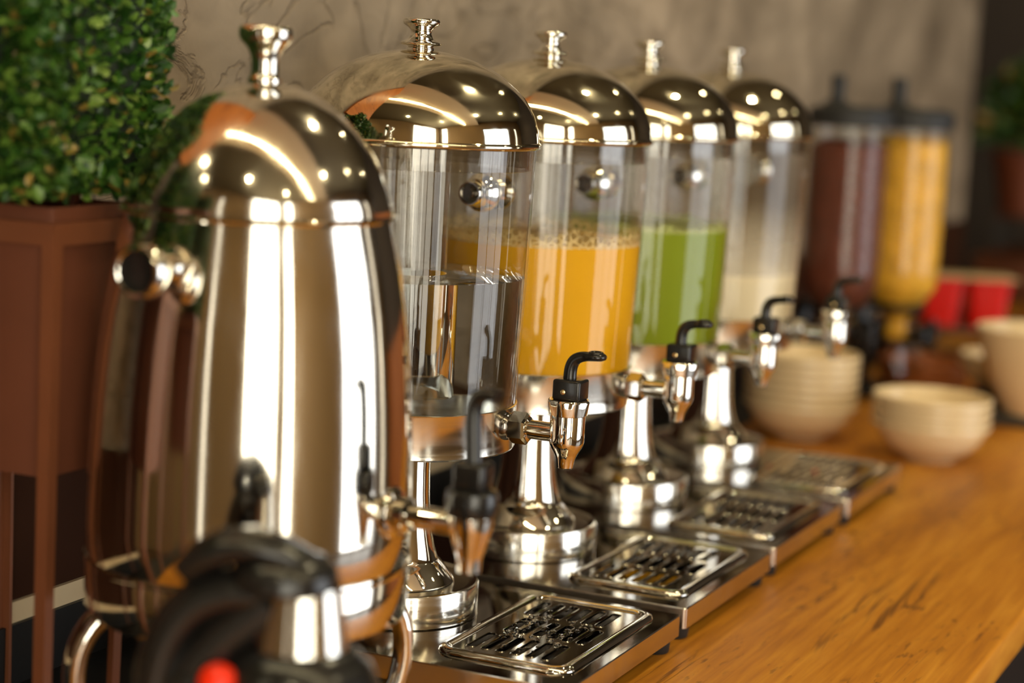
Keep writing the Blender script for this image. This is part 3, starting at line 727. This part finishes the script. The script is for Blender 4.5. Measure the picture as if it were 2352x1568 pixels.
obj('button_bracket', mesh_of(bm, 'button_bracket', 60), 'black_plastic', hd)

# ------------------------------------------------------------------ hedge planter
def planter_pot(loc, label):
    pl = thing('hedge_planter', label, 'planter', loc, 0, 'hedge planters')
    bm = bmesh.new()
    loops(bm, [[(x, y, 0.1850) for x, y in rrect(-0.047, 0.047, -0.038, 0.038, 0.004, 2)], [(x, y, 0.3680) for x, y in rrect(-0.054, 0.054, -0.044, 0.044, 0.004, 2)],
          [(x, y, 0.3680) for x, y in rrect(-0.050, 0.050, -0.040, 0.040, 0.004, 2)], [(x, y, 0.3500) for x, y in rrect(-0.049, 0.049, -0.039, 0.039, 0.004, 2)]], cap_bot=True, cap_top=True)
    obj('pot', mesh_of(bm, 'pot', 30), 'planter_brown', pl)
    obj('soil', box_me('soil', -0.048, 0.048, -0.0385, 0.0385, 0.3505, 0.3600), 'soil', pl)
    st = obj('stand', box_me('stand', 0.0545, 0.0580, -0.0475, 0.0475, 0.3430, 0.3580), 'planter_frame', pl)
    obj('rail', box_me('rail', -0.0580, -0.0545, -0.0475, 0.0475, 0.3430, 0.3580), 'planter_frame', st)
    for sy in (-1, 1): obj('rail', box_me('rail', -0.0545, 0.0545, min(sy * 0.0445, sy * 0.0480), max(sy * 0.0445, sy * 0.0480), 0.3430, 0.3580), 'planter_frame', st)
    for sx in (-1, 1):
        for sy in (-1, 1):
            bm = bmesh.new()
            top = [(sx * 0.0585, sy * 0.0485), (sx * 0.0485, sy * 0.0485), (sx * 0.0485, sy * 0.0450), (sx * 0.0550, sy * 0.0450), (sx * 0.0550, sy * 0.0385), (sx * 0.0585, sy * 0.0385)]
            loops(bm, [[(x * 0.90, y * 0.90, 0.0) for x, y in top], [(x, y, 0.3560) for x, y in top]], True, True)
            obj('leg', mesh_of(bm, 'leg', 30), 'planter_frame', st)
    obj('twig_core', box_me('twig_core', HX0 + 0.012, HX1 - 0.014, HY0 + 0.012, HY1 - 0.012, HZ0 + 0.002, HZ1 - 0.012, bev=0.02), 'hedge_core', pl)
    for (x, y) in ((0.02, 0.02), (-0.03, 0.01), (0.01, -0.03)):
        bm = bmesh.new(); tube(bm, [(x, y, 0.356), (x * 1.2, y * 1.2, 0.395)], 0.004, 8)
        obj('stem', mesh_of(bm, 'stem'), 'brown_wood', pl)
    return pl


HX0, HX1, HY0, HY1, HZ0, HZ1 = -0.058, 0.066, -0.080, 0.084, 0.376, 0.550


def leaves(name, n, pick, size, m, parent, seed):
    """many small cupped leaves as one mesh; pick(rn) gives a point and an outward direction"""
    rn = random.Random(seed); V = []; Fc = []; tint = []
    for _ in range(n):
        p, d = pick(rn)
        d = (d + Vector((rn.gauss(0, 0.55), rn.gauss(0, 0.55), rn.gauss(0.25, 0.5)))).normalized()
        s = d.cross(Vector((rn.gauss(0, 1), rn.gauss(0, 1), rn.gauss(0, 1)))).normalized(); q = s.cross(d)
        L = size * rn.uniform(0.7, 1.25); w_ = L * 0.30; b0 = len(V)
        for a, b_, c_ in ((0, 0, 0), (0.35, 1, 0.10), (0.75, 0.85, 0.10), (1, 0, -0.05), (0.75, -0.85, 0.10), (0.35, -1, 0.10), (0.5, 0, 0.0)):
            V.append(p + d * (a * L) + s * (b_ * w_) + q * (c_ * L))
        Fc += [(b0, b0 + 1, b0 + 6), (b0 + 1, b0 + 2, b0 + 3, b0 + 6), (b0 + 6, b0 + 3, b0 + 4, b0 + 5), (b0, b0 + 6, b0 + 5)]
        v = rn.random() ** 1.3
        if rn.random() < 0.06: v = 1.0
        else: v *= 0.8
        tint += [v] * 7
    me = bpy.data.meshes.new(name); me.from_pydata([tuple(v) for v in V], [], Fc)
    at = me.attributes.new('tint', 'FLOAT', 'POINT'); at.data.foreach_set('value', tint)
    o = obj(name, me, m, parent); o['kind'] = 'stuff'
    return o


def hedge_pick(rn):
    f = rn.random()
    x, y, z = rn.uniform(HX0, HX1), rn.uniform(HY0, HY1), rn.uniform(HZ0, HZ1)
    dep = rn.uniform(0.0, 0.020)
    if f < 0.42: return Vector((HX1 - 0.014 - dep, y, z)), Vector((1, 0, 0))
    if f < 0.72: return Vector((x, HY0 + 0.014 + dep, z)), Vector((0, -1, 0))
    if f < 0.86: return Vector((x, HY1 - 0.014 - dep, z)), Vector((0, 1, 0))
    if f < 0.93: return Vector((x, y, HZ0 + 0.006 + dep)), Vector((0, 0, -1))
    return Vector((x, y, HZ1 - 0.014 - dep)), Vector((0, 0, 1))


pl = planter_pot((-0.139, -0.306, 0), 'clipped boxwood hedge in a brown square planter on a metal stand')
fol = leaves('foliage', 11000, hedge_pick, 0.0108, 'box_leaf', pl, 5)
for loc2, lab2 in (((-0.139, -0.535, 0), 'middle boxwood planter of the three, at the end of the wall'), ((-0.090, -0.760, 0), 'boxwood planter nearest the end of the counter')):
    pl2 = planter_pot(loc2, lab2)
    f2 = obj('foliage', fol.data, None, pl2); f2['kind'] = 'stuff'

# ------------------------------------------------------------------ bowls
bowl_me = lathe_me('bowl', [(0, 0.0030), (0.030, 0.0030), (0.0320, 0.0), (0.0345, 0.0), (0.0360, 0.0032), (0.0480, 0.0097), (0.0605, 0.0202), (0.0680, 0.0324), (0.0702, 0.0387), (0.0708, 0.0420), (0.0758, 0.0428), (0.0766, 0.0445), (0.0766, 0.0485), (0.0756, 0.0500), (0.0738, 0.0496), (0.0702, 0.0430), (0.0696, 0.0400), (0.0655, 0.0318), (0.0570, 0.0205), (0.0440, 0.0113), (0.030, 0.0069), (0, 0.0060)], 72, sharp=35)


def stack(x, y, z, names, where, group, pitch=0.0125, sc=1.0):
    n = len(names)
    for k, nm in enumerate(names):      # from the bottom up
        o = obj('bowl', bowl_me, 'ceramic', None, (x, y, z + k * pitch * sc + 0.0003))
        o.scale = (sc, sc, sc)
        tag(o, '%s cream-white bowl %s' % (nm, where), 'bowl', group)


stack(0.186, 1.128, 0, ['lowest', 'second lowest', 'second highest', 'topmost'], 'of the low stack on the bare wooden counter', 'bowls in the low stack', 0.0112)
stack(0.0, 1.165, 0, ['lowest', 'second lowest', 'third from below', 'middle', 'third from above', 'second highest', 'topmost'], 'of the tall stack in front of the chocolate cereal dispenser', 'bowls in the tall stack', 0.0112)

# slate tray with more crockery
tag(obj('slate_tray', box_me('slate_tray', -0.075, 0.215, -0.19, 0.19, 0.0, 0.016, bev=0.003), 'slate', None, (0.200, 1.640, 0.0)), 'dark slate serving tray on the counter beyond the bowls', 'tray')
big = lathe_me('large_bowl', [(0, 0.004), (0.040, 0.004), (0.044, 0.0), (0.048, 0.0), (0.052, 0.006), (0.072, 0.045), (0.087, 0.090), (0.096, 0.120), (0.0965, 0.1235), (0.0945, 0.1245), (0.0925, 0.120), (0.082, 0.085), (0.066, 0.044), (0.042, 0.012), (0, 0.010)], 72, sharp=35)
tag(obj('large_bowl', big, 'ceramic', None, (0.260, 1.500, 0.0163)), 'deep white serving bowl standing on the slate tray', 'bowl')
for k in range(2):
    tag(obj('bowl', bowl_me, 'ceramic', None, (0.185, 1.665, 0.0163 + 0.0112 * k)), ('upper' if k else 'lower') + ' small white bowl behind the deep bowl on slate', 'bowl', 'small bowls on the slate tray')

# ------------------------------------------------------------------ cereal dispensers
clear_body = lathe_me('canister', [(0.0140, 0.1200), (0.0230, 0.1300), (0.0500, 0.1640), (0.0560, 0.1760), (0.0575, 0.2000), (0.0580, 0.4320)], 72)
lid_me = lathe_me('canister_lid', [(0, 0.4455), (0.030, 0.4460), (0.055, 0.4440), (0.0625, 0.4400), (0.0640, 0.4330), (0.0636, 0.4150), (0.0595, 0.4145), (0.0592, 0.4320), (0, 0.4325)], 72)


def flakes(name, zt, m, parent, seed):
    """heap of cereal pressed against the canister wall, bumpy top"""
    rn = random.Random(seed); bm = bmesh.new()
    prof = [(0, 0.0900), (0.0160, 0.0930), (0.0200, 0.1040), (0.0130, 0.1200), (0.0220, 0.1315), (0.0490, 0.1655), (0.0550, 0.1770), (0.0566, 0.2000)] + [(0.0568, 0.2000 + (zt - 0.2) * i / 24) for i in range(1, 25)] + [(0.05, zt + 0.006), (0.035, zt + 0.011), (0.018, zt + 0.010), (0, zt + 0.012)]
    vs_ = lathe(bm, prof, 72)
    for v in vs_:
        if v.co.z > 0.14:
            k = 1 - rn.random() * 0.045; v.co.x *= k; v.co.y *= k
            v.co.z += rn.uniform(-1, 1) * 0.002 * (1 if v.co.z < zt - 0.01 else 2)
    o = obj(name, mesh_of(bm, name, 25), m, parent); o['kind'] = 'stuff'
    return o


NZ = math.radians(-30)      # the spouts face between the counter edge and the row
cz_ = Vector((math.cos(NZ), math.sin(NZ), 0))
C1 = Vector((-0.045, 1.490, 0)); C2 = C1 + 0.130 * Vector((0.5, 0.866, 0))
for (cc, lab, zt, mt, seed) in ((C1, 'clear cereal dispenser full of dark chocolate flakes, black lid', 0.383, 'choco_flake', 11),
                                (C2, 'clear cereal dispenser full of golden corn flakes, black lid', 0.392, 'corn_flake', 12)):
    t = thing('cereal_dispenser', lab, 'cereal dispenser', tuple(cc), NZ, 'cereal dispensers')
    obj('canister', clear_body, 'clear_acrylic', t)
    ldc = obj('canister_lid', lid_me, 'black_rubber', t)
    obj('lid_handle', lathe_me('lid_handle', [(0.0240, 0.4440), (0.0185, 0.4490), (0.0110, 0.4530), (0.0100, 0.4640), (0.0108, 0.4760), (0.0118, 0.4850), (0.0095, 0.4900), (0, 0.4910)], 32), 'black_rubber', ldc, (-0.020, -0.012, 0))
    flakes('cereal', zt, mt, t, seed)
    obj('wheel_housing', lathe_me('wheel_housing', [(0, -0.026), (0.0270, -0.026), (0.0285, -0.022), (0.0285, 0.022), (0.0270, 0.026), (0, 0.026)], 40, Matrix.Translation((0, 0, 0.1060)) @ ALONG_Y), 'clear_acrylic', t)
    kn = obj('turning_knob', lathe_me('turning_knob', [(0.0060, 0.0), (0.0060, 0.024), (0.0150, 0.0255), (0.0175, 0.030), (0.0175, 0.040), (0.0150, 0.045), (0, 0.046)], 32, ALONG_X), 'black_plastic', t, (0.0270, 0, 0.1060))
    obj('knob_wing', box_me('knob_wing', 0.040, 0.052, -0.0045, 0.0045, -0.026, 0.026, bev=0.003), 'black_plastic', kn)
    bm = bmesh.new()
    loops(bm, [[(x, y, 0.0840) for x, y in rrect(-0.026, 0.026, -0.026, 0.026, 0.008, 4)], [(x, y, 0.0560) for x, y in rrect(-0.034, 0.034, -0.034, 0.034, 0.010, 4)], [(x, y, 0.0380) for x, y in rrect(-0.034, 0.034, -0.034, 0.034, 0.010, 4)]])
    obj('chute', mesh_of(bm, 'chute', 30), 'smoky_acrylic', t)
    sn = obj('stand', box_me('stand', -0.078, -0.062, -0.016, 0.016, 0.004, 0.150, bev=0.003), 'black_plastic', t)
    obj('stand_foot', box_me('stand_foot', -0.085, 0.020, -0.050, 0.050, 0.0005, 0.0100, bev=0.003), 'black_plastic', sn)
    obj('clasp_ring', lathe_me('clasp_ring', [(0.0335, 0.137), (0.0400, 0.137), (0.0420, 0.149), (0.0390, 0.149), (0.0335, 0.137)], 64), 'black_plastic', sn)
    obj('hub_bracket', box_me('hub_bracket', -0.064, -0.026, -0.010, 0.010, 0.098, 0.114, bev=0.002), 'black_plastic', sn)

# round wooden basket tray
bk = thing('wooden_tray', 'round brown wooden tray with raised rim beside corn flake dispenser', 'tray', (0.030, 1.778, 0))
obj('tray_bottom', lathe_me('tray_bottom', [(0, 0.0005), (0.062, 0.0005), (0.066, 0.004), (0.062, 0.010), (0, 0.010)], 64), 'basket_wood', bk)
obj('tray_rim', lathe_me('tray_rim', [(0.062, 0.0045), (0.068, 0.004), (0.0755, 0.030), (0.0760, 0.0395), (0.0730, 0.0415), (0.0705, 0.0395), (0.0690, 0.030), (0.062, 0.0100)], 64), 'basket_wood', bk)

# red pots under one foil lid on a wooden riser
rs = thing('wooden_riser', 'low brown wooden riser board behind the round tray', 'riser', (0.015, 2.150, 0), math.radians(24))
obj('riser_board', box_me('riser_board', -0.16, 0.16, -0.09, 0.09, 0.052, 0.066, bev=0.002), 'brown_wood', rs)
for sx in (-0.14, 0.14): obj('riser_leg', box_me('riser_leg', sx - 0.008, sx + 0.008, -0.085, 0.085, 0.0005, 0.0518), 'brown_wood', rs)
rp = thing('yoghurt_pots', 'pair of red pots under one pale lid on wooden riser', 'pots', (0.018, 2.092, 0.0665), math.radians(24))
rp.scale = (1.25, 1.25, 1.2)
for sx in (-0.033, 0.033):
    bm = bmesh.new()
    loops(bm, [[(x + sx, y, 0.0) for x, y in rrect(-0.025, 0.025, -0.025, 0.025, 0.012, 4)], [(x + sx, y, 0.070) for x, y in rrect(-0.031, 0.031, -0.031, 0.031, 0.010, 4)]], True, True)
    obj('pot', mesh_of(bm, 'pot', 35), 'red_plastic', rp)
obj('foil_lid', box_me('foil_lid', -0.070, 0.070, -0.036, 0.036, 0.0702, 0.0740, bev=0.0015), 'foil_lid', rp)

# potted plant on a wooden cabinet at the far end of the counter
cb = thing('wooden_cabinet', 'low brown wooden cabinet at the far end of the counter', 'cabinet', (0.05, 3.20, 0))
obj('carcass', box_me('carcass', -0.235, 0.30, 0.015, 0.50, 0.0005, 0.0895), 'brown_wood', cb)
obj('cabinet_top', box_me('cabinet_top', -0.245, 0.31, 0.0, 0.51, 0.0900, 0.1000, bev=0.002), 'brown_wood', cb)
for sx in (-0.105, 0.165):
    dr = obj('door', box_me('door', sx - 0.128, sx + 0.128, 0.003, 0.0145, 0.008, 0.085, bev=0.002), 'brown_wood', cb)
    obj('door_knob', lathe_me('door_knob', [(0, 0), (0.005, 0), (0.004, 0.006), (0.008, 0.010), (0.007, 0.014), (0, 0.016)], 20, Matrix.Translation((sx + (0.1 if sx < 0 else -0.1), 0.003, 0.05)) @ Matrix.Rotation(PI / 2, 4, 'X')), 'brass_rivet', dr)
ps = thing('plant_stand', 'dark thin-legged plant stand on the wooden cabinet', 'stand', (-0.125, 3.500, 0.1002))
obj('stand_top', box_me('stand_top', -0.065, 0.065, -0.065, 0.065, 0.080, 0.0880, bev=0.002), 'brown_wood', ps)
for sx in (-0.055, 0.055):
    for sy in (-0.055, 0.055): obj('leg', box_me('leg', sx - 0.006, sx + 0.006, sy - 0.006, sy + 0.006, 0.0, 0.0798), 'window_frame_paint', ps)
pp = thing('potted_plant', 'leafy green plant in a brown pot on a thin-legged stand', 'plant', (-0.130, 3.500, 0.1884))
obj('pot', lathe_me('pot', [(0, 0.0), (0.062, 0.0), (0.066, 0.004), (0.088, 0.130), (0.094, 0.132), (0.095, 0.150), (0.088, 0.151), (0.084, 0.132), (0, 0.128)], 48, sharp=35), 'pot_brown', pp)


def plant_pick(rn):
    a = rn.uniform(0, 2 * PI); e = rn.uniform(-0.1, 1.4); r = rn.uniform(0.05, 0.115)
    d = Vector((math.cos(a) * math.cos(e), math.sin(a) * math.cos(e), math.sin(e)))
    return Vector((0, 0, 0.185)) + Vector((d.x * r, d.y * r, d.z * r * 1.5)), d


leaves('foliage', 700, plant_pick, 0.045, 'dark_leaf', pp, 9)
bm = bmesh.new(); rn = random.Random(4)
for _ in range(16):
    a = rn.uniform(0, 2 * PI); r = rn.uniform(0.02, 0.10)
    tube(bm, [(0.01 * math.cos(a), 0.01 * math.sin(a), 0.120), (r * 0.5 * math.cos(a), r * 0.5 * math.sin(a), 0.20), (r * math.cos(a), r * math.sin(a), rn.uniform(0.22, 0.34))], 0.002, 6)
obj('stems', mesh_of(bm, 'stems'), 'brown_wood', pp)

# crumbs on the last drip tray
for k, (x, y, lab) in enumerate(((0.078, 0.775, 'small red-brown cereal crumb on the last steel base plate'), (0.134, 0.770, 'small red-brown cereal crumb on the last drip grille'))):
    bm = bmesh.new(); r = bmesh.ops.create_icosphere(bm, subdivisions=2, radius=0.0036); rn = random.Random(k)
    for v in r['verts']: v.co *= rn.uniform(0.75, 1.15); v.co.z *= 0.7
    tag(obj('cereal_crumb', mesh_of(bm, 'cereal_crumb', 70), 'crumb_red', None, (x, y, TOP + (0.0022 if k else 0.0) + 0.0026)), lab, 'crumb', 'cereal crumbs')
